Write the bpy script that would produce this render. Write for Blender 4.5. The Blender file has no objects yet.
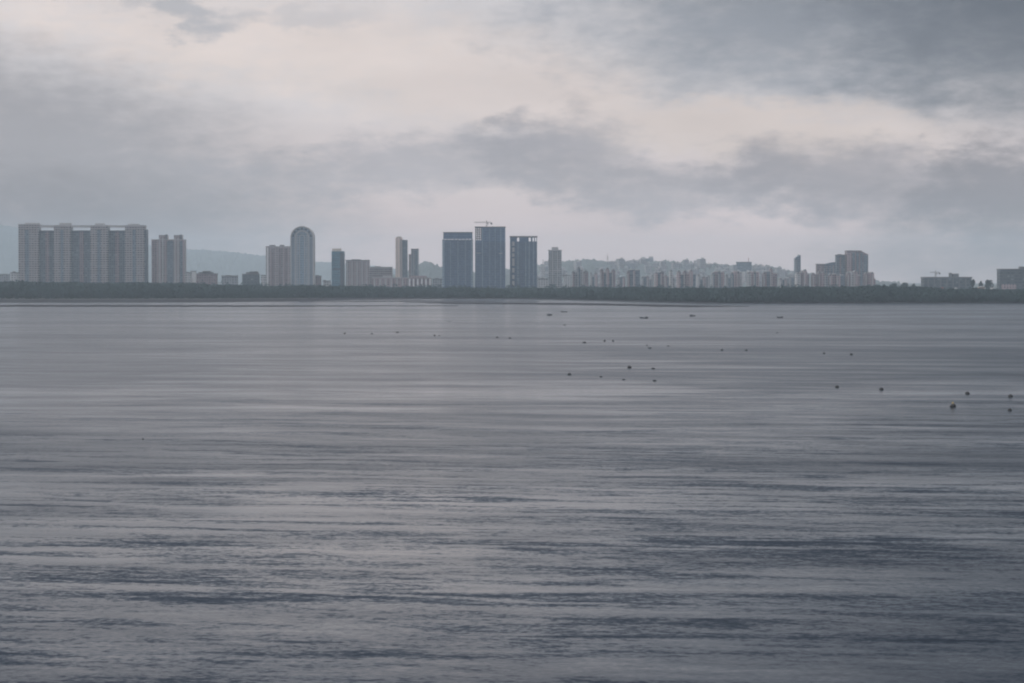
import bpy, math, random
import numpy as np
from mathutils import Vector, Matrix

random.seed(11)
RNG = np.random.default_rng(7)
SC = bpy.context.scene
COL = SC.collection
R = math.radians

# ------------------------------------------------------------------ camera
CAM_H = 20.0          # metres above the water (a bridge deck)
F_PX = 2560.0         # 90 mm lens on a 36 mm sensor, 1024 px wide
HORIZON = 280.0       # image row of the true horizon
W_IMG, H_IMG = 1024, 683
PITCH = math.atan((H_IMG / 2 - HORIZON) / F_PX)

cam_d = bpy.data.cameras.new('camera')
cam_d.lens = 90.0
cam_d.sensor_width = 36.0
cam_d.clip_start = 1.0
cam_d.clip_end = 40000.0
cam = bpy.data.objects.new('camera', cam_d)
cam.location = (0, 0, CAM_H)
cam.rotation_euler = (R(90) - PITCH, 0, 0)
COL.objects.link(cam)
SC.camera = cam


def ray(px, py):
    v = Vector(((px - W_IMG / 2) / F_PX, (H_IMG / 2 - py) / F_PX, -1.0))
    return Matrix.Rotation(R(90) - PITCH, 3, 'X') @ v


def at(px, py, d):
    """World point seen at (px, py) at depth y = d."""
    v = ray(px, py)
    return Vector((0, 0, CAM_H)) + v * (d / v.y)


def on_water(px, py, z=0.0):
    v = ray(px, py)
    t = (z - CAM_H) / v.z
    return Vector((0, 0, CAM_H)) + v * t


def lin(r, g, b):
    def f(c):
        c /= 255.0
        return c / 12.92 if c <= 0.04045 else ((c + 0.055) / 1.055) ** 2.4
    return (f(r), f(g), f(b))


# ------------------------------------------------------------------ node helpers
class NT:
    def __init__(self, tree):
        self.t = tree
        self.n = tree.nodes
        self.l = tree.links

    def new(self, kind, **kw):
        nd = self.n.new(kind)
        for k, v in kw.items():
            setattr(nd, k, v)
        return nd

    def put(self, sock, val):
        if isinstance(val, bpy.types.NodeSocket):
            self.l.new(val, sock)
        elif isinstance(val, (tuple, list)) and sock.type == 'RGBA' and len(val) == 3:
            sock.default_value = (*val, 1.0)
        else:
            sock.default_value = val

    def math(self, op, a, b=0.0, c=None, clamp=False):
        nd = self.new('ShaderNodeMath', operation=op)
        nd.use_clamp = clamp
        self.put(nd.inputs[0], a)
        self.put(nd.inputs[1], b)
        if c is not None:
            self.put(nd.inputs[2], c)
        return nd.outputs[0]

    def add(self, a, b): return self.math('ADD', a, b)
    def sub(self, a, b): return self.math('SUBTRACT', a, b)
    def mul(self, a, b): return self.math('MULTIPLY', a, b)
    def div(self, a, b): return self.math('DIVIDE', a, b)

    def smooth(self, x, lo, hi, a=0.0, b=1.0):
        nd = self.new('ShaderNodeMapRange', interpolation_type='SMOOTHSTEP')
        self.put(nd.inputs['Value'], x)
        nd.inputs['From Min'].default_value = lo
        nd.inputs['From Max'].default_value = hi
        nd.inputs['To Min'].default_value = a
        nd.inputs['To Max'].default_value = b
        return nd.outputs['Result']

    def mix(self, fac, a, b, blend='MIX'):
        nd = self.new('ShaderNodeMix', data_type='RGBA', blend_type=blend)
        nd.clamp_factor = True
        self.put(nd.inputs[0], fac)
        self.put(nd.inputs[6], a)
        self.put(nd.inputs[7], b)
        return nd.outputs[2]

    def xyz(self, x, y, z):
        nd = self.new('ShaderNodeCombineXYZ')
        self.put(nd.inputs[0], x); self.put(nd.inputs[1], y); self.put(nd.inputs[2], z)
        return nd.outputs[0]

    def sep(self, v):
        nd = self.new('ShaderNodeSeparateXYZ')
        self.put(nd.inputs[0], v)
        return nd.outputs

    def noise(self, vec, scale=1.0, detail=4.0, rough=0.5, distort=0.0):
        nd = self.new('ShaderNodeTexNoise')
        self.put(nd.inputs['Vector'], vec)
        nd.inputs['Scale'].default_value = scale
        nd.inputs['Detail'].default_value = detail
        nd.inputs['Roughness'].default_value = rough
        nd.inputs['Distortion'].default_value = distort
        return nd


# ------------------------------------------------------------------ light
SUN_EL, SUN_AZ = 24.0, -78.0            # azimuth from +Y towards +X: the sun is off to the left, behind thin cloud
sun_d = bpy.data.lights.new('sun', 'SUN')
sun_d.energy = 1.3
sun_d.angle = R(14)
sun_d.color = (1.0, 0.90, 0.80)
sun = bpy.data.objects.new('sun', sun_d)
sdir = Vector((math.sin(R(SUN_AZ)) * math.cos(R(SUN_EL)), math.cos(R(SUN_AZ)) * math.cos(R(SUN_EL)), math.sin(R(SUN_EL))))
sun.rotation_euler = (-sdir).to_track_quat('-Z', 'Y').to_euler()
sun.location = sdir * 3000
COL.objects.link(sun)


# ------------------------------------------------------------------ sky
def build_world():
    w = bpy.data.worlds.new('World')
    SC.world = w
    w.use_nodes = True
    nt = NT(w.node_tree)
    nt.n.clear()
    out = nt.new('ShaderNodeOutputWorld')
    bg = nt.new('ShaderNodeBackground')
    bg.inputs['Strength'].default_value = 0.1
    nt.l.new(bg.outputs[0], out.inputs['Surface'])
    sky = nt.new('ShaderNodeTexSky', sky_type='NISHITA')
    sky.sun_disc = False
    sky.sun_elevation = R(SUN_EL)
    sky.sun_rotation = R(SUN_AZ)
    sky.dust_density = 2.0
    tc = nt.new('ShaderNodeTexCoord')
    d = tc.outputs['Generated']
    x, y, z = nt.sep(d)
    az = nt.mul(nt.math('ARCTAN2', x, y), 180 / math.pi)      # degrees from +Y
    el = nt.mul(nt.math('ARCSINE', z), 180 / math.pi)

    # clouds live in direction space, flattened the way a far cloud deck looks
    p = nt.xyz(az, nt.mul(el, 2.1), 0.0)
    n1 = nt.noise(p, 0.62, 6.0, 0.55)
    n2 = nt.noise(nt.xyz(nt.add(az, 40.0), nt.mul(el, 2.6), 3.0), 1.7, 5.0, 0.58)
    n3 = nt.noise(nt.xyz(nt.mul(az, 0.35), nt.mul(el, 1.2), 9.0), 0.8, 4.0, 0.5)
    s1 = nt.sep(n1.outputs['Color'])
    w1 = nt.sub(n1.outputs['Fac'], 0.5)
    w2 = nt.sub(n2.outputs['Fac'], 0.5)
    w3 = nt.sub(n3.outputs['Fac'], 0.5)
    s2 = nt.sep(n2.outputs['Color'])
    azw = nt.add(az, nt.add(nt.mul(nt.sub(s1[0], 0.5), 3.2), nt.mul(nt.sub(s2[0], 0.5), 0.9)))
    elw = nt.add(el, nt.add(nt.mul(nt.sub(s1[1], 0.5), 1.5), nt.mul(nt.sub(s2[1], 0.5), 0.5)))
    bump = nt.add(nt.mul(w1, 1.3), nt.mul(w2, 1.1))

    def C(r, g, b):
        return tuple(10.0 * c for c in lin(r, g, b))

    # elevation gradient of the deck itself
    ramp = nt.new('ShaderNodeValToRGB')
    ramp.color_ramp.interpolation = 'EASE'
    stops = [(-2, (214, 190, 186)), (0.6, (240, 215, 211)), (2.4, (229, 215, 213)), (4.5, (218, 212, 213)), (6.4, (216, 211, 213)), (8.4, (140, 144, 155)),
             (11.5, (104, 110, 122)), (16, (84, 92, 107)), (28, (98, 105, 120)), (40, (160, 165, 174)), (60, (240, 240, 245)), (90, (253, 253, 255))]
    els = nt.new('ShaderNodeMapRange')
    nt.put(els.inputs['Value'], el)
    els.inputs['From Min'].default_value = -2
    els.inputs['From Max'].default_value = 90
    nt.l.new(els.outputs[0], ramp.inputs['Fac'])
    cr = ramp.color_ramp
    while len(cr.elements) < len(stops):
        cr.elements.new(0.5)
    for e, (deg, c) in zip(cr.elements, stops):
        e.position = (deg + 2) / 92.0
        e.color = (*lin(*c), 1)
    base = nt.new('ShaderNodeVectorMath', operation='SCALE')
    nt.l.new(ramp.outputs[0], base.inputs[0])
    nt.put(base.inputs['Scale'], nt.smooth(el, 35.0, 65.0, 10.0, 16.5))       # an overcast sky is brightest overhead
    col = base.outputs[0]

    def blob(col, cx, cy, rx, ry, c, amt, kn=1.0, soft=(0.0, 0.9), noise=bump, rot=0.0):
        """cx, cy, rx, ry in degrees of azimuth / elevation."""
        ax = nt.sub(azw, cx)
        ay = nt.sub(elw, cy)
        if rot:
            cs, sn = math.cos(R(rot)), math.sin(R(rot))
            ax, ay = nt.add(nt.mul(ax, cs), nt.mul(ay, sn)), nt.sub(nt.mul(ay, cs), nt.mul(ax, sn))
        q = nt.add(nt.math('POWER', nt.math('ABSOLUTE', nt.div(ax, rx)), 2.0), nt.math('POWER', nt.math('ABSOLUTE', nt.div(ay, ry)), 2.0))
        m = nt.add(nt.sub(1.0, q), nt.mul(noise, kn))
        return nt.mix(nt.mul(nt.smooth(m, *soft), amt), col, C(*c))

    deg = 2560 * math.pi / 180
    def px(x_): return (x_ - 512) / deg
    def py(y_): return (HORIZON - y_) / deg

    for b in SKY_BLOBS:
        cx, cy, rx, ry, c, amt, kn, soft, rot = b
        col = blob(col, px(cx), py(cy), rx / deg, ry / deg, c, amt, kn, soft, bump, rot)

    # right-hand sky darkened, mostly above the frame, added to darken the water below it
    side = nt.smooth(az, -2.0, 13.0)
    up = nt.mul(nt.smooth(el, 2.5, 9.0), nt.smooth(el, 45.0, 28.0))
    col = nt.mix(nt.mul(nt.mul(side, up), 0.9), col, C(48, 55, 70))
    # the sun's side of the sky and the sky at the viewer's back are brighter
    back = nt.mul(nt.smooth(nt.math('ABSOLUTE', az), 35.0, 100.0), nt.smooth(el, 2.0, 14.0))
    vb = nt.new('ShaderNodeVectorMath', operation='SCALE')
    nt.put(vb.inputs[0], col)
    nt.put(vb.inputs['Scale'], nt.add(1.0, nt.mul(back, 1.2)))
    col = vb.outputs[0]
    # broad mottling
    mott = nt.add(1.0, nt.add(nt.mul(w3, 0.30), nt.mul(w1, 0.10)))
    vm = nt.new('ShaderNodeVectorMath', operation='SCALE')
    nt.put(vm.inputs[0], col)
    nt.put(vm.inputs['Scale'], mott)
    # thin places let a little of the clear sky through
    col = nt.mix(0.93, sky.outputs[0], vm.outputs[0])
    nt.l.new(col, bg.inputs['Color'])


#             cx   cy   rx   ry   colour           amt  noise soft        rot
SKY_BLOBS = [
    (330,  55, 400,  62, (233, 219, 213), 1.0, 0.9, (-0.4, 1.2), -8),    # bright break, upper left to middle
    (540, 105, 170,  46, (229, 215, 210), .9, 0.8, (-0.3, 1.1), -8),
    (870,  20, 350, 100, (160, 163, 172), 1.0, 0.8, (-0.4, 1.1), 0),     # grey deck, upper right
    (1050, 10, 230, 150, (108, 112, 122), .8, 0.6, (-0.4, 1.3), 0),
    (770, 132, 210,  36, (228, 213, 206), 1.0, 0.9, (-0.3, 1.0), -3),    # bright slit above the right-hand clouds
    (40,  165, 360, 118, (164, 161, 166), 1.0, 0.8, (-0.3, 1.0), -14),   # grey bank on the left
    (205,  20,  62,  22, (176, 177, 184), .8, 1.8, (-0.2, 1.1), 0),
    (320,  18,  75,  18, (196, 193, 197), .6, 1.6, (-0.2, 1.1), 0),
    (140,   2,  60,  14, (184, 183, 189), .6, 1.6, (-0.2, 1.1), 0),
    (430, 160, 200,  32, (168, 166, 173), .75, 1.4, (-0.6, 1.2), 5),
    (556, 154,  84,  46, (157, 154, 161), .72, 1.1, (-0.45, 1.05), 0),     # dark puff in the middle
    (690, 190, 160,  34, (168, 164, 170), .8, 1.4, (-0.5, 1.1), 0),
    (860, 184, 190,  40, (153, 148, 154), .78, 1.3, (-0.6, 1.1), -4),    # low clouds, right
    (1010, 195, 120,  54, (134, 130, 136), .85, 1.2, (-0.4, 1.0), -6),
    (-10, 240, 260,  80, (122, 117, 122), .85, 0.5, (-0.4, 1.2), 0),     # lens edge darkening on both sides, put into the sky colour
    (1060, 258, 260,  60, (134, 130, 132), .85, 0.5, (-0.4, 1.2), 0),
]
build_world()

# ------------------------------------------------------------------ render settings
SC.render.engine = 'CYCLES'
SC.view_settings.view_transform = 'Standard'
SC.view_settings.look = 'None'
SC.view_settings.exposure = 0.0
SC.view_settings.gamma = 1.0
SC.cycles.max_bounces = 5
SC.cycles.diffuse_bounces = 2
SC.cycles.glossy_bounces = 2
SC.cycles.volume_bounces = 1
SC.cycles.transparent_max_bounces = 8
SC.cycles.use_denoising = True
SC.cycles.filter_width = 2.0
SC.cycles.caustics_reflective = False
SC.cycles.caustics_refractive = False


# ------------------------------------------------------------------ objects: tagging and mesh building
def tag(o, label=None, cat=None, group=None, kind=None):
    if label: o['label'] = label
    if cat: o['category'] = cat
    if group: o['group'] = group
    if kind: o['kind'] = kind
    return o


def empty(name, loc=(0, 0, 0), rz=0.0):
    o = bpy.data.objects.new(name, None)
    o.location = loc
    o.rotation_euler = (0, 0, rz)
    o.empty_display_size = 1.0
    COL.objects.link(o)
    return o


class MB:
    """Collects boxes, prisms and lathes; build() links them as ONE mesh object."""
    def __init__(self):
        self.v, self.f, self.m = [], [], []

    def box(self, x0, x1, y0, y1, z0, z1, mi=0):
        i = len(self.v)
        self.v += [(x0, y0, z0), (x1, y0, z0), (x1, y1, z0), (x0, y1, z0), (x0, y0, z1), (x1, y0, z1), (x1, y1, z1), (x0, y1, z1)]
        self.f += [(i, i+3, i+2, i+1), (i+4, i+5, i+6, i+7), (i, i+1, i+5, i+4), (i+1, i+2, i+6, i+5), (i+2, i+3, i+7, i+6), (i+3, i, i+4, i+7)]
        self.m += [mi] * 6
        return self

    def cbox(self, cx, cy, sx, sy, z0, z1, mi=0):
        return self.box(cx - sx/2, cx + sx/2, cy - sy/2, cy + sy/2, z0, z1, mi)

    def prism_xz(self, pts, y0, y1, mi=0):
        """Outline in x/z (counter-clockwise seen from -y), extruded from y0 to y1."""
        i, n = len(self.v), len(pts)
        self.v += [(a, y0, b) for a, b in pts] + [(a, y1, b) for a, b in pts]
        self.f.append(tuple(range(i, i + n)))
        self.f.append(tuple(range(i + 2*n - 1, i + n - 1, -1)))
        for k in range(n):
            k2 = (k + 1) % n
            self.f.append((i + k2, i + k, i + n + k, i + n + k2))
        self.m += [mi] * (n + 2)
        return self

    def prism_xy(self, pts, z0, z1, mi=0):
        i, n = len(self.v), len(pts)
        self.v += [(a, b, z0) for a, b in pts] + [(a, b, z1) for a, b in pts]
        self.f.append(tuple(range(i + n - 1, i - 1, -1)))
        self.f.append(tuple(range(i + n, i + 2*n)))
        for k in range(n):
            k2 = (k + 1) % n
            self.f.append((i + k, i + k2, i + n + k2, i + n + k))
        self.m += [mi] * (n + 2)
        return self

    def lathe(self, prof, n=16, cx=0, cy=0, mi=0):
        i = len(self.v)
        for r_, z_ in prof:
            for k in range(n):
                a = 2 * math.pi * k / n
                self.v.append((cx + r_ * math.cos(a), cy + r_ * math.sin(a), z_))
        for j in range(len(prof) - 1):
            for k in range(n):
                k2 = (k + 1) % n
                self.f.append((i + j*n + k, i + j*n + k2, i + (j+1)*n + k2, i + (j+1)*n + k))
                self.m.append(mi)
        self.f.append(tuple(i + k for k in range(n - 1, -1, -1)))
        self.f.append(tuple(i + (len(prof) - 1) * n + k for k in range(n)))
        self.m += [mi, mi]
        return self

    def bar(self, a, b, r_, n=6, mi=0):
        a, b = Vector(a), Vector(b)
        d = (b - a).normalized()
        u = d.cross(Vector((0, 0, 1)))
        if u.length < 1e-4: u = Vector((1, 0, 0))
        u.normalize()
        w_ = d.cross(u)
        i = len(self.v)
        for p_ in (a, b):
            for k in range(n):
                t = 2 * math.pi * k / n
                self.v.append(tuple(p_ + u * (r_ * math.cos(t)) + w_ * (r_ * math.sin(t))))
        for k in range(n):
            k2 = (k + 1) % n
            self.f.append((i + k, i + n + k, i + n + k2, i + k2)); self.m.append(mi)
        self.f.append(tuple(i + k for k in range(n))); self.f.append(tuple(i + n + k for k in range(n - 1, -1, -1)))
        self.m += [mi, mi]
        return self

    def build(self, name, mats, parent=None, smooth=False):
        me = bpy.data.meshes.new(name)
        me.from_pydata(self.v, [], self.f)
        mats = mats if isinstance(mats, (list, tuple)) else [mats]
        for m_ in mats: me.materials.append(m_)
        me.polygons.foreach_set('material_index', self.m)
        if smooth: me.polygons.foreach_set('use_smooth', [True] * len(self.f))
        me.update()
        o = bpy.data.objects.new(name, me)
        COL.objects.link(o)
        if parent is not None: o.parent = parent
        return o


def np_mesh(name, verts, faces, mats, mat_idx=None, smooth=False, parent=None):
    """verts (N,3), faces (M,k) arrays."""
    me = bpy.data.meshes.new(name)
    nv, (nf, k) = len(verts), faces.shape
    me.vertices.add(nv)
    me.vertices.foreach_set('co', np.asarray(verts, np.float32).ravel())
    me.loops.add(nf * k)
    me.loops.foreach_set('vertex_index', faces.astype(np.int32).ravel())
    me.polygons.add(nf)
    me.polygons.foreach_set('loop_start', np.arange(0, nf * k, k, dtype=np.int32))
    me.polygons.foreach_set('loop_total', np.full(nf, k, np.int32))
    for m_ in mats: me.materials.append(m_)
    if mat_idx is not None: me.polygons.foreach_set('material_index', np.asarray(mat_idx, np.int32))
    if smooth: me.polygons.foreach_set('use_smooth', np.ones(nf, bool))
    me.update(calc_edges=True)
    me.validate()
    o = bpy.data.objects.new(name, me)
    COL.objects.link(o)
    if parent is not None: o.parent = parent
    return o


def copy_tree(o, parent=None):
    c = o.copy()
    COL.objects.link(c)
    c.parent = parent
    for ch in list(o.children):
        copy_tree(ch, c)
    return c


# ------------------------------------------------------------------ materials
def mat(name, color, rough=0.85, spec=0.3, vary=0.12, scale=0.15, metallic=0.0):
    m = bpy.data.materials.new(name)
    m.use_nodes = True
    nt = NT(m.node_tree)
    b = nt.n['Principled BSDF']
    b.inputs['Roughness'].default_value = rough
    b.inputs['Specular IOR Level'].default_value = spec
    b.inputs['Metallic'].default_value = metallic
    tc = nt.new('ShaderNodeTexCoord')
    n = nt.noise(tc.outputs['Object'], scale, 5.0, 0.6)
    lo = tuple(c * (1 - vary * 2) for c in color)
    hi = tuple(c * (1 + vary * 2) for c in color)
    nt.l.new(nt.mix(n.outputs['Fac'], lo, hi), b.inputs['Base Color'])
    return m


def facade(name, wall, glass=(0.03, 0.04, 0.05), floor_h=3.1, bay=3.4, win_w=0.62, win_h=0.5, streak=0.25, stain=0.15, curtain=0.10):
    """A wall with a grid of recessed-looking window panes, in the building's own metres."""
    m = bpy.data.materials.new(name)
    m.use_nodes = True
    nt = NT(m.node_tree)
    b = nt.n['Principled BSDF']
    tc = nt.new('ShaderNodeTexCoord')
    x, y, z = nt.sep(tc.outputs['Object'])
    nx, ny, nz = nt.sep(tc.outputs['Normal'])
    u = nt.add(nt.mul(x, nt.math('ABSOLUTE', ny)), nt.mul(y, nt.math('ABSOLUTE', nx)))
    us, vs = nt.div(u, bay), nt.div(z, floor_h)
    fu, fv = nt.math('FRACT', us), nt.math('FRACT', vs)
    def band(f, wd):
        return nt.math('LESS_THAN', nt.math('ABSOLUTE', nt.sub(f, 0.5)), wd / 2)
    win = nt.mul(band(fu, win_w), band(fv, win_h))
    win = nt.mul(win, nt.math('LESS_THAN', nt.math('ABSOLUTE', nz), 0.5))
    wn = nt.new('ShaderNodeTexWhiteNoise', noise_dimensions='3D')
    nt.put(wn.inputs['Vector'], nt.xyz(nt.math('FLOOR', us), nt.math('FLOOR', vs), nt.mul(nx, 3.0)))
    rnd = wn.outputs['Value']
    gcol = nt.mix(nt.math('POWER', rnd, 3.0), glass, tuple(min(1, g * (1 + curtain * 20) + curtain) for g in glass))   # curtains, blinds
    ns = nt.noise(nt.xyz(nt.mul(u, 0.45), nt.mul(z, 0.025), 0.0), 1.0, 4.0, 0.6)
    nb = nt.noise(tc.outputs['Object'], 0.04, 5.0, 0.6)
    k = nt.add(1.0, nt.add(nt.mul(nt.sub(ns.outputs['Fac'], 0.5), streak * 2), nt.mul(nt.sub(nb.outputs['Fac'], 0.5), stain * 2)))
    vm = nt.new('ShaderNodeVectorMath', operation='SCALE')
    vm.inputs[0].default_value = wall
    nt.put(vm.inputs['Scale'], k)
    nt.l.new(nt.mix(win, vm.outputs[0], gcol), b.inputs['Base Color'])
    nt.put(b.inputs['Roughness'], nt.add(0.85, nt.mul(win, -0.6)))
    return m


def water_material():
    m = bpy.data.materials.new('estuary_water')
    m.use_nodes = True
    nt = NT(m.node_tree)
    b = nt.n['Principled BSDF']
    b.inputs['Base Color'].default_value = (0.010, 0.014, 0.020, 1)
    b.inputs['IOR'].default_value = 1.333
    b.inputs['Specular IOR Level'].default_value = 0.5
    geo = nt.new('ShaderNodeNewGeometry')
    x, y, z = nt.sep(geo.outputs['Position'])
    cs, sn = math.cos(R(9)), math.sin(R(9))
    xr = nt.add(nt.mul(x, cs), nt.mul(y, -sn))
    yr = nt.add(nt.mul(y, cs), nt.mul(x, sn))

    def layer(lx, ly, detail, rough, off, dist=0.0):
        n = nt.noise(nt.xyz(nt.div(xr, lx), nt.div(yr, ly), off), 1.0, detail, rough, dist)
        c = nt.sep(n.outputs['Color'])
        return nt.sub(c[0], 0.5), nt.sub(c[1], 0.5), n.outputs['Fac']

    ax, ay, _ = layer(19, 4.0, 2, 0.45, 1.0, 0.7)      # low swell
    bx, by, _ = layer(2.4, 1.0, 3, 0.55, 5.0, 0.4)    # wavelets
    cx, cy, _ = layer(0.42, 0.36, 3, 0.6, 9.0, 0.2)   # ripples
    # wind patches: ruffled lanes and slicks
    _, _, g1 = layer(420, 110, 5, 0.6, 13.0, 0.5)
    _, _, g2 = layer(46, 16, 4, 0.6, 17.0, 0.5)
    gust = nt.smooth(nt.add(nt.mul(g1, 0.55), nt.mul(g2, 0.45)), 0.36, 0.66, 0.0, 1.0)
    shelter = nt.smooth(y, 150.0, 700.0, 1.0, 0.2)                   # calmer under the far shore
    amp = nt.mul(shelter, nt.add(0.62, nt.mul(gust, 0.5)))
    sy = nt.add(nt.mul(nt.mul(ay, 0.30), shelter), nt.mul(amp, nt.add(nt.mul(by, 0.25), nt.mul(cy, 0.34))))
    # slopes facing away are flattened, added so the water reflects darker
    sy = nt.add(nt.math('MAXIMUM', sy, 0.0), nt.mul(nt.math('MINIMUM', sy, 0.0), 0.2))
    sx = nt.add(nt.mul(nt.mul(ax, 0.12), shelter), nt.mul(amp, nt.add(nt.mul(bx, 0.10), nt.mul(cx, 0.22))))
    nv = nt.new('ShaderNodeVectorMath', operation='NORMALIZE')
    nt.put(nv.inputs[0], nt.xyz(nt.mul(sx, -1.0), nt.mul(sy, -1.0), 1.0))
    nt.l.new(nv.outputs[0], b.inputs['Normal'])
    nt.put(b.inputs['Roughness'], nt.add(nt.add(0.18, nt.mul(shelter, -0.07)), nt.mul(gust, nt.smooth(y, 220.0, 900.0, 0.14, 0.08))))      # capillary ripples too fine to draw
    return m


M_WATER = water_material()
M_MUD = mat('wet_mud', (0.026, 0.025, 0.028), rough=0.9, spec=0.04, vary=0.25, scale=0.05)
M_SOIL = mat('marsh_soil', (0.05, 0.055, 0.04), vary=0.25, scale=0.03)

# ------------------------------------------------------------------ the setting
w = MB()
w.v = [(-8800, -1400, 0), (8800, -1400, 0), (8800, 13000, 0), (-8800, 13000, 0)]
w.f = [(0, 1, 2, 3)]; w.m = [0]
tag(w.build('water', M_WATER), kind='structure')


def haze():
    m = bpy.data.materials.new('haze_air')
    m.use_nodes = True
    nt = NT(m.node_tree)
    nt.n.remove(nt.n['Principled BSDF'])
    pv = nt.new('ShaderNodeVolumePrincipled')
    pv.inputs['Color'].default_value = (0.76, 0.895, 1.0, 1)
    pv.inputs['Density'].default_value = HAZE
    pv.inputs['Anisotropy'].default_value = 0.2
    nt.l.new(pv.outputs[0], nt.n['Material Output'].inputs['Volume'])
    b = MB().box(-9000, 9000, -1500, 13200, -3, 235)
    o = b.build('haze', m)
    tag(o, kind='stuff')


HAZE = 0.00009
haze()


def interp(tab):
    xs, ys = zip(*tab)
    return lambda p_: np.interp(p_, xs, ys)


# shore outline: where the mud meets the water, where the trees start, and how high they reach
mud_edge = interp([(-80, 302.8), (200, 302.5), (300, 301.6), (350, 300.3), (430, 299.2), (520, 299.4), (600, 300.8), (660, 302.4), (700, 303.4), (800, 303.2), (1100, 303.2)])
tree_foot = interp([(-80, 300.2), (200, 300.0), (300, 299.3), (400, 298.4), (520, 298.7), (600, 300.2), (660, 301.8), (720, 303.0), (800, 302.9), (1100, 302.9)])
tree_top = interp([(-80, 281.3), (0, 281.5), (150, 282.6), (250, 285), (330, 286), (430, 287), (480, 288.4), (560, 287.3), (640, 287.6),
                   (720, 287.6), (790, 287.2), (880, 285.8), (920, 287.6), (960, 288.6), (1024, 289), (1100, 289)])


def depth_on_water(py_):
    return CAM_H / ((py_ - HORIZON) / F_PX)


def build_ground():
    pxs = np.arange(-1500, 2501, 10)
    rows = []
    rg = np.random.default_rng(3)
    for p_ in pxs:
        d0 = depth_on_water(float(mud_edge(np.clip(p_, -80, 1100)))) + rg.normal() * 6
        col = []
        for dd, z in ((0, -0.4), (8, 0.12), (60, 0.35), (240, 1.2), (700, 2.4), (1200, 3.0), (4000, 4.0), (10300, 5.0)):
            y = min(d0 + dd, 12980)
            col.append(((p_ - 512) / F_PX * y if abs(p_ - 512) < 1400 else (p_ - 512) / F_PX * y, y, z))
        rows.append(col)
    v = np.array(rows, float)
    n, k, _ = v.shape
    idx = np.arange(n * k).reshape(n, k)
    f = np.stack([idx[:-1, :-1], idx[1:, :-1], idx[1:, 1:], idx[:-1, 1:]], -1).reshape(-1, 4)
    mi = np.tile((np.arange(k - 1) >= 3).astype(int), n - 1)
    o = np_mesh('ground', v.reshape(-1, 3), f, [M_MUD, M_SOIL], mi, smooth=True)
    tag(o, kind='structure')


build_ground()


def mud_bar(name, top, bot, z=0.4):
    """A long low mud bank, drawn as its upper and lower waterline (px, row), lying on the water."""
    rg = np.random.default_rng(len(top) * 7)
    t, b = interp(top), interp(bot)
    x0, x1 = max(top[0][0], bot[0][0]), min(top[-1][0], bot[-1][0])
    pxs = np.arange(x0, x1 + 1, 4.0)
    v = []
    for p_ in pxs:
        j = rg.normal() * 0.06
        yt, yb = float(t(p_)) + j, float(b(p_)) + j + rg.normal() * 0.05
        if yb < yt + 0.05: yb = yt + 0.05
        dn, df = depth_on_water(yb), depth_on_water(yt)
        for s_, zz in ((0, -0.3), (0.08, z * 0.7), (0.5, z), (0.92, z * 0.7), (1, -0.3)):
            y = dn + (df - dn) * s_
            v.append(((p_ - 512) / F_PX * y, y, zz))
    n = len(pxs)
    idx = np.arange(n * 5).reshape(n, 5)
    f = np.stack([idx[:-1, :-1], idx[1:, :-1], idx[1:, 1:], idx[:-1, 1:]], -1).reshape(-1, 4)
    o = np_mesh(name, np.array(v), f, [M_MUD], smooth=True)
    tag(o, kind='structure')


mud_bar('mudflat', [(-90, 304.9), (60, 305.2), (180, 305.3), (250, 305.5), (330, 305.7), (460, 305.9)],
        [(-90, 306.8), (60, 306.9), (180, 307.0), (250, 306.9), (330, 306.5), (460, 306.0)])
mud_bar('mudflat', [(405, 302.2), (450, 302.2), (520, 302.6), (600, 303.4), (660, 304.8), (700, 305.6), (750, 306.3)],
        [(405, 302.4), (450, 303.9), (520, 304.5), (600, 305.5), (660, 306.9), (700, 307.2), (750, 306.4)])
mud_bar('mudflat', [(300, 302.0), (360, 301.2), (420, 300.6), (470, 300.9), (540, 301.5)],
        [(300, 302.1), (360, 301.9), (420, 301.6), (470, 301.6), (540, 301.6)])

# ------------------------------------------------------------------ hills behind the town
M_HILL = mat('hill_forest', (0.075, 0.09, 0.09), vary=0.3, scale=0.012)


def hill(name, ridge, d0, dr, d1, seed, rough=3.0):
    f = interp(ridge)
    p0, p1 = ridge[0][0], ridge[-1][0]
    pxs = np.arange(p0, p1 + 1, 1.5)
    ds = np.concatenate([np.linspace(d0, dr, 40), np.linspace(dr, d1, 8)[1:]])
    rg = np.random.default_rng(seed)
    P, D = np.meshgrid(pxs, ds, indexing='ij')
    ztop = CAM_H + (HORIZON - f(P)) * dr / F_PX
    s = np.clip((D - d0) / (dr - d0), 0, 1)
    s = s * s * (3 - 2 * s)
    s2 = 1 - 0.5 * np.clip((D - dr) / (d1 - dr), 0, 1)
    big = sum(np.sin(P / w_ + a) * np.cos(D / (w_ * 9) + b_) for w_, a, b_ in ((9, 1, 2), (17, 4, 1), (31, 2, 5))) * 0.05
    Z = 2 + (ztop - 2) * s * s2 * (1 + big * (1 - s) * 2) + rg.normal(size=P.shape) * rough * np.clip(s * 3, 0, 1)
    X = (P - 512) / F_PX * D
    v = np.stack([X, D, Z], -1).reshape(-1, 3)
    n, k = P.shape
    idx = np.arange(n * k).reshape(n, k)
    fc = np.stack([idx[:-1, :-1], idx[1:, :-1], idx[1:, 1:], idx[:-1, 1:]], -1).reshape(-1, 4)
    o = np_mesh(name, v, fc, [M_HILL])
    tag(o, kind='structure')
    def height(px_, d_):
        zt = CAM_H + (HORIZON - float(f(px_))) * dr / F_PX
        t = min(max((d_ - d0) / (dr - d0), 0), 1); t = t * t * (3 - 2 * t)
        return 2 + (zt - 2) * t
    return height


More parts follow.
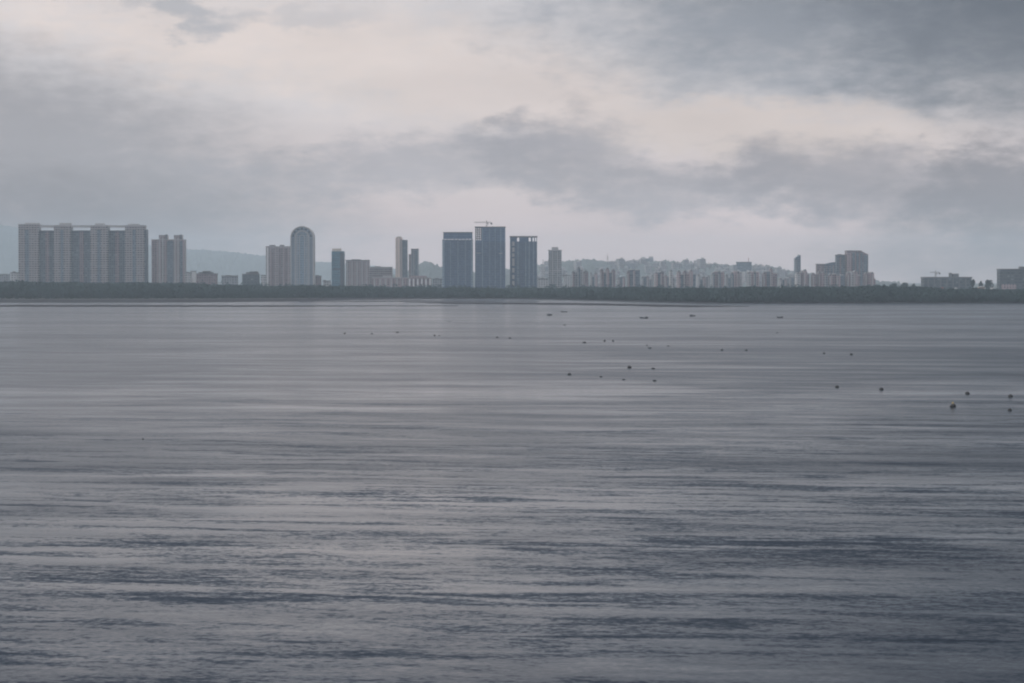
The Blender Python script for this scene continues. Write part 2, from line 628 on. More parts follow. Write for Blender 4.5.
hill('far_hills', [(-420, 236), (-200, 226), (-40, 223), (0, 226), (30, 230), (100, 240), (160, 247), (187, 250), (225, 252), (262, 256), (300, 261),
                   (330, 263), (370, 266), (400, 270), (460, 276), (520, 279)], 8000, 11500, 12900, 5, 3.0)
hill_z = hill('hills', [(385, 279), (405, 273), (416, 267), (424, 262.5), (432, 263.5), (442, 269), (452, 273), (480, 273), (510, 270), (540, 265), (560, 262.5),
                        (590, 260), (610, 262.5), (640, 262), (670, 262), (700, 263), (735, 267), (760, 266), (775, 268.5), (800, 273), (840, 279), (900, 283)],
              4700, 6100, 7000, 9, 2.5)

# ------------------------------------------------------------------ mangroves
LEAF = bpy.data.materials.new('mangrove_leaves')
LEAF.use_nodes = True
_nt = NT(LEAF.node_tree)
_b = _nt.n['Principled BSDF']
_tc = _nt.new('ShaderNodeNewGeometry')
_n = _nt.noise(_tc.outputs['Position'], 0.03, 5.0, 0.65)
_n2 = _nt.noise(_tc.outputs['Position'], 0.45, 2.0, 0.5)
_c = _nt.mix(_nt.smooth(_n.outputs['Fac'], 0.35, 0.65), (0.016, 0.034, 0.034), (0.028, 0.048, 0.044))
_c = _nt.mix(_nt.mul(_n2.outputs['Fac'], 0.7), _c, (0.022, 0.042, 0.040))
_nt.l.new(_c, _b.inputs['Base Color'])
_vm = _nt.new('ShaderNodeVectorMath', operation='MULTIPLY_ADD')      # leaves of one spray shade softly together
_nt.l.new(_tc.outputs['Normal'], _vm.inputs[0])
_vm.inputs[1].default_value = (0.55, 0.55, 0.55)
_vm.inputs[2].default_value = (0.0, -0.25, 0.45)
_vn = _nt.new('ShaderNodeVectorMath', operation='NORMALIZE')
_nt.l.new(_vm.outputs[0], _vn.inputs[0])
_nt.l.new(_vn.outputs[0], _b.inputs['Normal'])
_b.inputs['Roughness'].default_value = 0.8
_b.inputs['Specular IOR Level'].default_value = 0.1


def leaf_cloud(centres, radii, heights, per, leaf=(1.0, 2.2), rg=RNG):
    """Leaf sprays spread through ellipsoid crowns; returns verts, faces."""
    n = len(centres)
    N = n * per
    c = np.repeat(centres, per, 0)
    r_ = np.repeat(radii, per)
    h_ = np.repeat(heights, per)
    d = rg.normal(size=(N, 3)); d /= np.linalg.norm(d, axis=1, keepdims=True)
    rad = rg.uniform(0.45, 1.05, N) ** 0.6
    pos = c + np.stack([d[:, 0] * r_ * rad, d[:, 1] * r_ * rad, d[:, 2] * h_ * rad], 1)
    u = rg.normal(size=(N, 3)); u /= np.linalg.norm(u, axis=1, keepdims=True)
    w_ = np.cross(u, rg.normal(size=(N, 3))); w_ /= np.linalg.norm(w_, axis=1, keepdims=True)
    s = rg.uniform(*leaf, N)[:, None] * 0.5
    quad = np.stack([pos - u * s - w_ * s * .7, pos + u * s - w_ * s * .5, pos + u * s * .8 + w_ * s * .8, pos - u * s * .6 + w_ * s], 1)
    return quad.reshape(-1, 3), np.arange(N * 4).reshape(N, 4)


def mangroves():
    rg = np.random.default_rng(21)
    cs, rs, hs = [], [], []
    def plant(px_, off, lo, hi):
        d0 = depth_on_water(float(tree_foot(px_)))
        d = d0 + off
        zt = CAM_H + (HORIZON - float(tree_top(px_))) * d / F_PX
        zt = min(max(zt, 6.5), 19.5) - abs(rg.normal()) * 1.7 + .9 * math.sin(px_ / 13.0) * math.sin(px_ / 29.0 + 1) + (rg.uniform() < 0.06) * rg.uniform(0.3, 1.6)
        if off < 25: zt *= rg.uniform(0.45, 0.95)
        g = 0.4 + min(d - d0, 700) / 350
        r_ = rg.uniform(2.6, 5.0)
        hh = (zt - g) * rg.uniform(0.36, 0.5)
        cs.append(((px_ - 512) / F_PX * d, d, zt - hh)); rs.append(r_); hs.append(hh)
    off = 0.0
    while off < 1000:
        step = 4.5 + off * 0.018
        d = 2500 + off
        dpx = step / d * F_PX
        p_ = -110 + rg.uniform() * dpx
        while p_ < 1140:
            plant(p_ + rg.normal() * dpx * .3, off + abs(rg.normal()) * step * .35, 0, 0)
            p_ += dpx
        off += step
    # ragged tree line between the shore belt and the feet of the buildings
    p_ = 186.0
    while p_ < 925:
        d = 3330 + rg.uniform(-40, 60)
        if rg.uniform() < .72:
            zt = CAM_H + (HORIZON - (float(tree_top(p_)) - rg.uniform(-.4, 3.6))) * d / F_PX
            r_ = rg.uniform(3.5, 6.5)
            hh = max(zt - 2.5, 4) * .45
            cs.append(((p_ - 512) / F_PX * d, d, zt - hh)); rs.append(r_); hs.append(hh)
        p_ += rg.uniform(2.2, 5.5)
    v, f = leaf_cloud(np.array(cs), np.array(rs), np.array(hs), 60, (1.2, 2.3), rg)
    o = np_mesh('mangrove_forest', v, f, [LEAF])
    tag(o, 'dark green mangrove belt along the far shore', 'mangroves', kind='stuff')


mangroves()
BARK = mat('bark', (0.07, 0.06, 0.05), vary=0.2, scale=0.5)


def shore_tree(px_, top, d, wid_px, label, seed):
    rg = np.random.default_rng(seed)
    p_ = at(px_, top, d)
    g = 2.0
    root = empty('shore_tree', (p_.x, d, g))
    H = p_.z - g
    wr = wid_px * d / F_PX / 2
    tb = MB().bar((0, 0, -0.5), (rg.normal() * .3, 0, H * .5), 0.38)
    for k in range(4):
        a = rg.uniform(0, 6.28)
        tb.bar((0, 0, H * (.35 + .05 * k)), (math.cos(a) * wr * .6, math.sin(a) * wr * .6, H * rg.uniform(.65, .85)), 0.16)
    tb.build('trunk', BARK, root)
    n = 9
    cc = np.stack([rg.uniform(-.7, .7, n) * wr, rg.uniform(-.7, .7, n) * wr, H * rg.uniform(.55, .88, n)], 1)
    cc[0] = (0, 0, H * .86)
    v, f = leaf_cloud(cc, np.full(n, wr * .45), np.full(n, H * .16), 60, (0.8, 1.6), rg)
    np_mesh('crown', v, f, [LEAF], parent=root)
    tag(root, label, 'tree', 'trees standing above the right-hand mangroves')


for i, (px_, top, wd, lab) in enumerate([
    (884, 284.2, 6, 'bushy tree just right of the pink brown towers, leftmost above the right mangroves'),
    (893, 283.6, 8, 'wide rounded tree second to the right of the pink brown towers'),
    (904, 283.0, 7, 'taller pointed tree halfway between the pink brown towers and the long low building'),
    (914, 283.8, 6, 'small tree close left of the long low building with a crane'),
    (973, 279.4, 5, 'tall slim tree touching the right end of the long low building'),
    (981, 281.6, 5, 'short round tree in the gap right of the long low building'),
    (989, 280.2, 8, 'broad tree against the left side of the big grey block at the frame edge'),
]):
    shore_tree(px_, top, 2900, wd, lab, 100 + i)

# ------------------------------------------------------------------ buildings
F_TAUPE = facade('taupe_render', (0.29, 0.235, 0.235), floor_h=3.1, bay=3.6, win_w=0.6, win_h=0.46)
F_SLATE = facade('slate_recess', (0.12, 0.155, 0.20), floor_h=3.1, bay=3.0, win_w=0.7, win_h=0.5)
F_PINK = facade('pinkish_render', (0.36, 0.26, 0.27), floor_h=3.1, bay=3.6, win_w=0.5, win_h=0.48)
F_BROWN = facade('brown_render', (0.22, 0.155, 0.165), floor_h=3.1, bay=3.2, win_w=0.55, win_h=0.5)
F_PALE = facade('pale_render', (0.46, 0.45, 0.45), floor_h=3.1, bay=3.6, win_w=0.5, win_h=0.45)
F_GREY = facade('grey_render', (0.27, 0.28, 0.30), floor_h=3.1, bay=3.4, win_w=0.6, win_h=0.5)
F_DARK = facade('dark_curtain_wall', (0.08, 0.145, 0.24), glass=(0.04, 0.08, 0.15), floor_h=3.3, bay=2.4, win_w=0.8, win_h=0.72, curtain=0.02)
F_TEAL = facade('teal_curtain_wall', (0.08, 0.20, 0.28), glass=(0.03, 0.10, 0.15), floor_h=3.3, bay=2.0, win_w=0.85, win_h=0.75, curtain=0.02)
F_STEEL = facade('steel_blue_glazing', (0.26, 0.34, 0.41), glass=(0.10, 0.15, 0.20), floor_h=3.2, bay=2.0, win_w=0.8, win_h=0.65, curtain=0.03)
F_BEIGE = facade('beige_render', (0.72, 0.56, 0.46), floor_h=3.1, bay=4.5, win_w=0.25, win_h=0.35)  # lightened to carry the slim tower's sunlight in the colour
F_SHED = facade('dark_shed', (0.05, 0.068, 0.078), floor_h=4.0, bay=5.0, win_w=0.6, win_h=0.4)
F_HILL = facade('weathered_render', (0.30, 0.29, 0.30), floor_h=3.1, bay=3.6, win_w=0.5, win_h=0.45)
M_WHITE = mat('white_paint', (0.68, 0.66, 0.65))
M_CONC = mat('pale_concrete', (0.40, 0.385, 0.38))
M_DKCONC = mat('dark_concrete', (0.12, 0.125, 0.135))
M_ROOF = mat('roof_slab', (0.17, 0.165, 0.17))
M_STEEL = mat('crane_steel', (0.16, 0.15, 0.15), rough=0.5)
M_BLKGLASS = mat('dark_glazing', (0.05, 0.06, 0.075), rough=0.25, spec=0.5)  # dark glass in its own colour
M_BLUGLASS = mat('blue_grey_glazing', (0.16, 0.20, 0.25), rough=0.3, spec=0.5)
M_RED = mat('red_roof', (0.30, 0.07, 0.05))

GZ = 3.0


class Bld:
    """A building drawn in elevation (image columns and rows at its true distance), built in metres round its own base."""
    def __init__(self, name, label, cat, d, px0, px1, depth, group=None, yaw=0.0, gz=GZ):
        self.d, self.gz = d, gz
        self.xc = ((px0 + px1) / 2 - 512) / F_PX * d
        self.pc = (px0 + px1) / 2
        self.depth = depth
        self.k = d / F_PX
        self.root = empty(name, (self.xc, d, gz), yaw)
        tag(self.root, label, cat, group)

    def X(self, p_): return (p_ - self.pc) * self.k
    def Z(self, r_): return CAM_H + (HORIZON - r_) * self.k - self.gz
    def F(self): return -self.depth / 2

    def wall(self, name, p0, p1, top, m, dy0=0.0, dy1=0.0, bot=None, ledges=0.0, trim=None, proud=0.45, parent=None, floor=3.1):
        """Box from front plane + dy0 to the back - dy1, with storey ledges worked into the same mesh."""
        z0 = self.Z(bot) if bot is not None else -3.0
        z1 = self.Z(top)
        x0, x1 = self.X(p0), self.X(p1)
        y0, y1 = self.F() + dy0, -self.F() - dy1
        b = MB().box(x0, x1, y0, y1, z0, z1, 0)
        if ledges:
            z = max(z0, 0) + floor
            while z < z1 - 0.4:
                b.box(x0 - proud, x1 + proud, y0 - proud, y1 + proud, z - ledges / 2, z + ledges / 2, 1)
                z += floor
        return b.build(name, [m, trim or m], parent or self.root)

    def cap(self, p0, p1, row, t=1.0, m=None, over=0.6, dy0=0.0, dy1=0.0, name='parapet'):
        """Parapet ring and roof edge on top of a wall."""
        z = self.Z(row)
        x0, x1 = self.X(p0) - over, self.X(p1) + over
        y0, y1 = self.F() + dy0 - over, -self.F() - dy1 + over
        b = MB()
        b.box(x0, x1, y0, y0 + 0.5, z + .003, z + t); b.box(x0, x1, y1 - .5, y1, z + .003, z + t)
        b.box(x0, x0 + .5, y0 + .5, y1 - .5, z + .003, z + t); b.box(x1 - .5, x1, y0 + .5, y1 - .5, z + .003, z + t)
        return b.build(name, m or M_CONC, self.root)

    def box(self, name, p0, p1, r0, r1, y0, y1, m, parent=None):
        """r0 top row, r1 bottom row; y in metres from the front plane."""
        return MB().box(self.X(p0), self.X(p1), self.F() + y0, self.F() + y1, self.Z(r1), self.Z(r0)).build(name, m, parent or self.root)

    def strip(self, name, p0, p1, r0, r1, m, proud=0.8):
        """A vertical bay or pier standing proud of the front."""
        return self.box(name, p0, p1, r0, r1, -proud, -0.003, m)

    def tank(self, p_, row, r_=1.6, h=2.4, y=6.0):
        z = self.Z(row) + .004
        return MB().lathe([(r_, z), (r_ * 1.02, z + h * .8), (r_ * .4, z + h)], 12, self.X(p_), self.F() + y).build('water_tank', M_DKCONC, self.root)


# --- linked towers on the left
b = Bld('apartment_complex', 'long taupe complex of four tall towers joined by dark wings under thin roof bridges', 'apartment block', 3500, 19.5, 147.5, 26)
T = [(20.6, 40.0, 225.2), (56.0, 72.0, 226.2), (92.5, 109.0, 226.2), (126.8, 145.4, 226.2)]
for i, (p0, p1, top) in enumerate(T):
    w_ = b.wall('tower_wall', p0, p1, top, F_TAUPE, 0, 2, ledges=0.7, trim=M_CONC)
    mid = (p0 + p1) / 2
    b.cap(p0, p1, top, 1.2, M_CONC, dy1=2)
for p0, p1, top in ((26.5, 39.8, 223.0), (60.8, 71.6, 223.0), (96.2, 105.0, 223.6), (129, 140, 224.0)):
    b.box('plant_room', p0, p1, top, 226, 5, 16, M_CONC)
for p0, p1 in ((27.0, 31.0), (62.3, 65.5), (99.0, 102.5), (134.0, 137.5)):
    b.strip('slate_bay', p0, p1, 230, 283, F_SLATE, 0.55)  # darker slate strip standing slightly proud of the front
for p0, p1 in ((40.0, 56.0), (72.0, 92.5), (109.0, 126.8)):
    b.wall('link_wing', p0 + .02, p1 - .02, 230.6, F_SLATE, 9, 6, ledges=0.4, trim=M_DKCONC)
    mid = (p0 + p1) / 2
    b.box('stair_bay', mid - 1.6, mid + 2.2, 231.5, 283, 7.4, 8.99, F_BROWN)
    b.box('roof_bridge', p0 + .4, p1 - .4, 225.4, 227.6, 4, 14, M_CONC)
b.wall('side_block', 145.42, 147.6, 229.5, F_SLATE, 4, 4, ledges=.4, trim=M_DKCONC)  # shaded right side of the last tower, put in as a darker slate box

# --- twin-crowned block
b = Bld('apartment_block', 'pinkish twin crowned block standing alone right of the four linked towers', 'apartment block', 3600, 153, 185.5, 24)
b.wall('wall', 153, 185.4, 240.2, F_PINK, ledges=.4, trim=M_CONC)
b.cap(153, 185.4, 240.2)
b.box('plant_room', 160, 168.6, 235.2, 240.3, 3, 15, F_TAUPE)
b.box('plant_room', 175, 183.2, 235.2, 240.3, 3, 15, F_TAUPE)
b.box('lift_tower', 166.6, 168.6, 234.6, 240.3, 1.5, 2.99, M_DKCONC)
b.box('lift_tower', 181.2, 183.2, 234.8, 240.3, 1.5, 2.99, M_DKCONC)
b.strip('dark_bay', 168.6, 174.8, 241, 284, F_SLATE, 0.5)
for p_ in (160.3, 163.5, 175.6, 178.8):
    b.strip('pale_pier', p_, p_ + 1.1, 238, 284, M_CONC, 1.2)
b.strip('brown_bay', 153.6, 157.6, 241, 284, F_BROWN, .6)
b.strip('blue_bay', 181.2, 184, 241, 284, F_SLATE, .6)

# --- low buildings between
def low(label, d, p0, p1, top, m, steps=(), cat='building', name='low_building', roof=M_ROOF, dep=18, group='low buildings along the town front'):
    b = Bld(name, label, cat, d, p0, p1, dep, group)
    b.wall('wall', p0, p1, top, m)
    b.cap(p0, p1, top, 0.9, roof, 0.5, name='roof_edge')
    for q0, q1, t in steps:
        b.box('roof_block', q0, q1, t, top, 3, 12, roof)
    return b

low('small pale house by the foot of the tall twin crowned block, right side', 3400, 186.5, 191, 273.2, F_PALE, ((187, 189, 271.8),))
low('tiny white house squeezed left of the dark stepped roof building', 3420, 191.6, 195.6, 271.6, M_WHITE)
low('dark brown building with a stepped roof right of the twin crowned block', 3450, 197, 217, 274, F_BROWN, ((199, 213.5, 272), (203, 211, 271)))
low('low blue grey shed between two dark roofed buildings on the left', 3450, 222.5, 237.5, 276.2, F_GREY, ((226, 231, 275.2),))
low('dark trapezoid roofed building left of the brownish block beside the domed tower', 3420, 243, 259, 274.5, F_SHED, ((246.5, 258.6, 272.2), (250, 258, 271.4)))
low('thin pale house tucked against the left foot of the brownish block', 3420, 261.8, 265.6, 275.6, F_PALE)
low('little pale house at the far left edge below the four linked towers', 3400, 12, 18.2, 273.0, F_PALE, ((13.5, 15.5, 271.4),))
low('faint grey building at the very left edge under the hazy hill', 3800, -4, 9, 274.5, F_GREY)
low('small hut like grey building just right of the domed tower', 3500, 315.5, 321, 276.2, F_BROWN, ((316.5, 319, 275.0),))
low('white low house left of the teal glass tower foot', 3500, 323.5, 330.5, 281.2, F_PALE, ((324, 326, 280.0),))

# --- brownish block beside the dome
b = Bld('apartment_block', 'brownish pink block with pale floor bands overlapping the domed tower on its left', 'apartment block', 3600, 266.8, 291.5, 22)
b.wall('wall', 266.8, 291.4, 247.0, F_PINK, ledges=.8, trim=M_CONC)
b.cap(266.8, 291.4, 247.0)
for p0, p1 in ((270.0, 275.6), (280.4, 284.6)):
    b.box('plant_room', p0, p1, 245.0, 247.1, 2, 12, M_ROOF)
b.strip('pale_pier', 267.8, 269.2, 247.5, 286, M_WHITE, 1.0)
for p0 in (272.0, 279.5, 285.2):
    b.strip('balcony_bay', p0, p0 + 3.0, 248.5, 286, F_BROWN, .7)

# --- domed tower
b = Bld('domed_tower', 'tall blue grey tower with a round arched top and concentric ribs', 'tower', 3450, 291.3, 314.6, 26)
k = b.k
Rr = b.X(314.6) - 0.0
zs = b.Z(226.3) - Rr
def arch(r_, n=28, base=-3.0):
    return [(-r_, base), (r_, base)] + [(r_ * math.cos(math.pi * j / n), zs + r_ * math.sin(math.pi * j / n)) for j in range(n + 1)]
MB().prism_xz(arch(Rr * .97), b.F(), -b.F()).build('wall', F_STEEL, b.root)
def arch_ring(r0, r1, y0, y1, name, m):
    bb = MB()
    n = 28
    o_ = [(r1, -3.0)] + [(r1 * math.cos(math.pi * j / n), zs + r1 * math.sin(math.pi * j / n)) for j in range(n + 1)] + [(-r1, -3.0)]
    i_ = [(r0, -3.0)] + [(r0 * math.cos(math.pi * j / n), zs + r0 * math.sin(math.pi * j / n)) for j in range(n + 1)] + [(-r0, -3.0)]
    for j in range(len(o_) - 1):
        q = [i_[j], o_[j], o_[j + 1], i_[j + 1]]
        bb.prism_xz(q, y0, y1)
    return bb.build(name, m, b.root)
arch_ring(Rr * .90, Rr, b.F() - 1.4, -b.F() + .5, 'outer_arch', M_CONC)
arch_ring(Rr * .54, Rr * .63, b.F() - 1.2, b.F() - .003, 'middle_arch', M_CONC)
arch_ring(Rr * .20, Rr * .26, b.F() - 1.0, b.F() - .003, 'inner_arch', M_CONC)
for sgn in (-1, 1):
    MB().box(min(sgn * Rr * .40, sgn * Rr * .46), max(sgn * Rr * .40, sgn * Rr * .46), b.F() - .7, b.F() - .003, -3, zs + Rr * .25).build('pier', M_CONC, b.root)
    MB().box(min(sgn * Rr * .70, sgn * Rr * .84), max(sgn * Rr * .70, sgn * Rr * .84), b.F() - .5, b.F() - .003, -3, zs - Rr * .02).build('glazed_bay', M_BLUGLASS, b.root)
for j in range(7):
    a = math.pi * (j + .5) / 7
    ca, sa = math.cos(a), math.sin(a)
    MB().cbox(ca * Rr * .77, b.F() - .3, 2.2, .55, zs + sa * Rr * .77 - 1.3, zs + sa * Rr * .77 + 1.3).build('crown_window', M_BLKGLASS, b.root)

# --- teal tower
b = Bld('office_tower', 'slim teal glass tower with a pale capped roof left of the brownish mid rise', 'tower', 3700, 332.2, 344.6, 20)
b.wall('wall', 332.2, 344.5, 251.4, F_TEAL, ledges=.3, trim=M_DKCONC, floor=6.6)
b.box('roof_cap', 332.6, 341.4, 248.6, 251.4, 1, 15, mat('cream_cap', (0.55, 0.47, 0.40)))
b.strip('dark_band', 333.2, 343.6, 268.4, 269.6, M_BLKGLASS, .5)
b.strip('corner_bay', 340.8, 344.3, 252.5, 286, M_BLKGLASS, .5)

# --- brownish mid rise and podium
b = Bld('mid_rise_block', 'pinkish brown mid rise with pale piers just right of the teal tower', 'apartment block', 3700, 346.5, 369.5, 22)
b.wall('wall', 346.5, 369.4, 260.8, F_PINK, ledges=.4, trim=M_CONC)
b.cap(346.5, 369.4, 260.8, 1.2, M_ROOF)
b.box('plant_room', 352, 361, 259.3, 260.9, 3, 12, M_ROOF)
for p_ in (347.5, 352.0, 357.0, 362.0, 366.6):
    b.strip('pale_pier', p_, p_ + .9, 262, 287, M_CONC, .8)
b = Bld('mid_rise_block', 'lower brown stepped block filling the gap left of the slim beige tower', 'apartment block', 3800, 369.6, 392.4, 22)
b.wall('wall', 369.6, 392.3, 267.6, F_BROWN, ledges=.5, trim=M_CONC)
b.cap(369.6, 392.3, 267.6, 1.1, M_CONC)
b.box('plant_room', 375, 381, 266.2, 267.7, 3, 12, M_ROOF)
b = Bld('podium_building', 'cream arcaded low building with dark windows below the slim beige tower', 'building', 3500, 372.5, 407.5, 16)
b.wall('wall', 372.5, 407.4, 278.0, F_PINK)
b.cap(372.5, 407.4, 278.0, .9, M_CONC)
for j in range(6):
    b.strip('pier', 374 + j * 5.6, 375.6 + j * 5.6, 278.6, 287, M_CONC, .8)
b.box('roof_block', 383, 391, 275.6, 278.0, 3, 10, M_CONC)
b = Bld('podium_building', 'long white columned low building left of the first dark tower', 'building', 3480, 408, 431.5, 16)
b.wall('wall', 408, 431.4, 278.2, F_BROWN)
b.cap(408, 431.4, 278.2, .8, M_CONC)
for j in range(6):
    b.strip('column', 409 + j * 4.1, 410.6 + j * 4.1, 278.8, 288, M_WHITE, 1.2)
b.box('roof_block', 411, 427, 275.8, 278.2, 3, 10, F_PINK)
low('small grey annexe touching the left foot of the first dark tower', 3560, 433, 441.8, 279.2, F_GREY, ((435, 438.5, 278),))

# --- beige pair
b = Bld('slim_tower', 'slim tower with a sunlit beige face and a shaded dark grey right half', 'tower', 4000, 395.8, 407.6, 18)
b.wall('sunlit_beige_wall', 395.8, 402.4, 237.6, F_BEIGE, ledges=.3, trim=M_WHITE)  # sunlight on this face is put into the beige colour
b.wall('shaded_wall', 402.42, 407.6, 240.0, F_SLATE, -1.5, 1, ledges=.3, trim=M_DKCONC)  # shade on the right face is put in as a darker material
b.box('plant_room', 397.0, 401.4, 236.6, 237.6, 3, 10, M_CONC)
b.strip('window_bay', 400.9, 401.7, 239, 280, F_BROWN, .4)
b = Bld('slim_tower', 'shorter grey stepped tower close right of the slim beige tower', 'tower', 3950, 409, 418.6, 18)
b.wall('wall', 411.4, 418.6, 249.4, F_GREY, ledges=.4, trim=M_DKCONC)
b.wall('lower_wing', 408.9, 411.38, 254.2, F_TAUPE, 2, 2)
b.cap(411.4, 418.6, 249.4, .9, M_DKCONC)
b.strip('dark_bay', 415.6, 418, 251, 282, F_SLATE, .5)

# --- three dark towers
b = Bld('dark_tower', 'first of three dark blue towers, broad, with a thin bright band below its crown', 'tower', 3400, 442.6, 473, 26)
b.wall('wall', 442.6, 472.9, 239.8, F_DARK, ledges=.35, trim=M_DKCONC, floor=3.3)
b.wall('crown', 443.6, 472.4, 233.0, F_DARK, 1.2, 1.2, bot=239.0)
for j in range(9):
    p_ = 443.6 + j * 3.5
    b.box('crown_post', p_, p_ + .9, 239.0, 239.8, 1.0, 3.0, M_DKCONC)
b.cap(443.6, 472.4, 233.0, 1.0, M_DKCONC, .5, 1.2, 1.2)
b.strip('lit_edge', 442.7, 444.6, 240.5, 288, F_STEEL, .6)  # sunlit left edge, put in as a paler strip
for p_ in (450.5, 458.0, 465.4):
    b.strip('mullion', p_, p_ + .5, 240.5, 288, F_STEEL, .9)
b.strip('corner_pier', 471.4, 472.8, 240.5, 288, F_STEEL, .5)

b = Bld('dark_tower', 'tallest dark blue tower in the middle, crane on its roof', 'tower', 3400, 475.2, 505.4, 26)
b.wall('wall', 475.2, 505.3, 240.4, F_DARK, ledges=.35, trim=M_DKCONC, floor=3.3)
b.wall('crown', 481.6, 505.3, 227.6, F_DARK, 0, 0, bot=240.4)
cf = MB()   # open concrete frame at the unfinished upper left corner
for j in range(4):
    x_ = b.X(475.4 + j * 1.9)
    for y_ in (b.F() + .4, b.F() + 8, -b.F() - 1.4):
        cf.box(x_, x_ + 1.0, y_, y_ + 1.0, b.Z(240.4), b.Z(227.6))
for j in range(6):
    zz = b.Z(240.4) + (b.Z(227.6) - b.Z(240.4)) * (j + 1) / 6
    cf.box(b.X(475.2), b.X(481.5), b.F() + .003, -b.F() - .003, zz - .9, zz - .004)
cf.build('open_frame', M_DKCONC, b.root)
b.box('roof_slab', 474.9, 505.8, 226.8, 227.59, -.6, 26.6, M_DKCONC)
b.strip('light_patch', 476.4, 481, 252.8, 253.5, M_CONC, .4)
b.strip('light_patch', 499, 502.5, 253.2, 253.8, M_CONC, .4)
for p_ in (482.4, 489.5, 495.0, 500.6):
    b.strip('mullion', p_, p_ + .5, 228.6, 288, F_STEEL, .8)

b = Bld('dark_tower', 'third dark tower with open gaps under its roof and a patchy pale left strip', 'tower', 3450, 510, 537, 24)
b.wall('wall', 510, 536.9, 241.6, F_DARK, ledges=.35, trim=M_DKCONC, floor=3.3)
for p0, p1 in ((510, 517.0), (519.2, 528.6), (530.8, 532.4), (534.0, 534.9), (536.4, 536.9)):
    b.wall('crown_pier', p0, p1, 237.6, F_DARK, 0, 0, bot=241.6)
b.box('roof_slab', 509.6, 537.3, 236.2, 237.6, -.6, 24.6, M_DKCONC)
for r0, r1 in ((241.8, 246), (247.5, 252), (253.5, 257), (258.5, 266), (268, 272.5), (275, 279), (281, 285.5)):
    b.strip('pale_panel', 512.2, 514.4, r0, r1, M_CONC, .5)
for p_ in (517.6, 525.2, 528.6, 533.0):
    b.strip('mullion', p_, p_ + .9, 242.4, 288, F_STEEL, .8)

# --- pale slim tower right of them
b = Bld('slim_tower', 'pale blue grey tower with a small roof block right of the three dark towers', 'tower', 3700, 548.6, 561.4, 20)
b.wall('wall', 548.6, 561.3, 250.8, F_GREY, ledges=.6, trim=M_CONC)
b.cap(548.6, 561.3, 250.8, 1.3, M_CONC, .9)
b.box('plant_room', 551.6, 558.2, 247.2, 250.8, 3, 13, M_CONC)
b.strip('white_pier', 552.0, 553.0, 251.8, 288, M_CONC, .7)
b.strip('white_pier', 556.8, 557.8, 251.8, 288, M_CONC, .7)
b.strip('floor_band', 548.8, 561.2, 270.2, 271.2, M_CONC, 1.0)
b = Bld('slim_tower', 'faint whitish tower with a thin mast behind the pale blue grey tower', 'tower', 4600, 540.8, 545.2, 18)
b.wall('wall', 540.8, 545.1, 266.2, F_PALE)
MB().bar((0, 0, b.Z(266.3)), (0, 0, b.Z(259.5)), .5).build('mast', M_STEEL, b.root)
low('pale low flats at the left foot of the pale blue grey tower', 3700, 538.2, 548, 279.4, F_PALE, ((541, 544, 277.6),))

# --- clusters of small pointed blocks in the middle distance
def cluster(label, d, bays, walls, group='pointed pinkish apartment blocks in a row', roofm=None):
    """bays: (px0, px1, top row); each its own stepped bay with a small roof."""
    p0, p1 = min(q[0] for q in bays), max(q[1] for q in bays)
    b = Bld('stepped_apartment_block', label, 'apartment block', d, p0, p1, 20, group)
    for j, (q0, q1, top) in enumerate(bays):
        m = walls[j % len(walls)]
        dy = 0.0 if j % 2 == 0 else 2.5
        w_ = b.wall('bay', q0 + .01, q1 - .01, top + (1.2 if j % 2 == 0 else 2.0), m, dy, dy)
        if j % 2 == 0:
            b.strip('pale_pier', q0 + .25, q0 + .95, top + 2.2, 288, M_CONC, .7)
        zt = b.Z(top + (1.2 if j % 2 == 0 else 2.0)); x0, x1 = b.X(q0), b.X(q1); xm = (x0 + x1) / 2
        if j % 2 == 0:
            MB().prism_xz([(x0 - .2, zt + .004), (x1 + .2, zt + .004), (xm + .6, zt + 1.2 * b.k * 1.6), (xm - .6, zt + 1.2 * b.k * 1.6)], b.F() + 2, -b.F() - 2).build('roof', roofm or M_ROOF, b.root)
        else:
            MB().box(x0 + .5, x1 - .5, b.F() + 4, -b.F() - 4, zt + .004, zt + 1.0 * b.k).build('roof', M_CONC, b.root)
    return b

PW = [F_PINK, F_SLATE, F_BROWN, F_PINK]
QW = [F_BROWN, F_SLATE, F_PINK, F_SLATE]
cluster('grey pink block with a raised middle, first right of the pale blue grey tower', 3500, [(571.8, 574.6, 271.4), (574.6, 577.2, 270.2), (577.2, 580.2, 267.6), (580.2, 583.2, 267.2), (583.2, 588.2, 271)], [F_BROWN, F_GREY, F_SLATE, F_PALE])
low('pale flats low behind the grey pink block, left of it', 3900, 563.5, 571, 276, F_PALE, ((565, 567.5, 274.6),))
cluster('pale striped block with twin dark recesses below the thin hilltop mast', 3500, [(600.2, 603.4, 269.4), (603.4, 605.8, 271), (605.8, 609, 268.2), (609, 611.6, 271), (611.6, 615, 269.6)], QW)
cluster('taller pale striped block just left of the large hazy slab on the ridge', 3500, [(627, 629.6, 271), (629.6, 632.8, 268), (632.8, 635, 270), (635, 639.6, 268.4)], QW)
cluster('short narrow block directly under the right side of the large hazy slab', 3550, [(654.6, 657.4, 272.6), (657.4, 660, 270.6), (660, 663.6, 271.4)], PW)
cluster('very narrow white block between two striped pinkish ones', 3600, [(669.4, 672.4, 270.4), (672.4, 674.2, 276)], [F_PALE, F_GREY])
cluster('wide striped block with four peaks left of the rust brown one', 3500, [(677, 680.2, 271), (680.2, 683, 273), (683, 686.4, 270.8), (686.4, 689.4, 272), (689.4, 692.4, 270.4), (692.4, 695.4, 272.4)], PW)
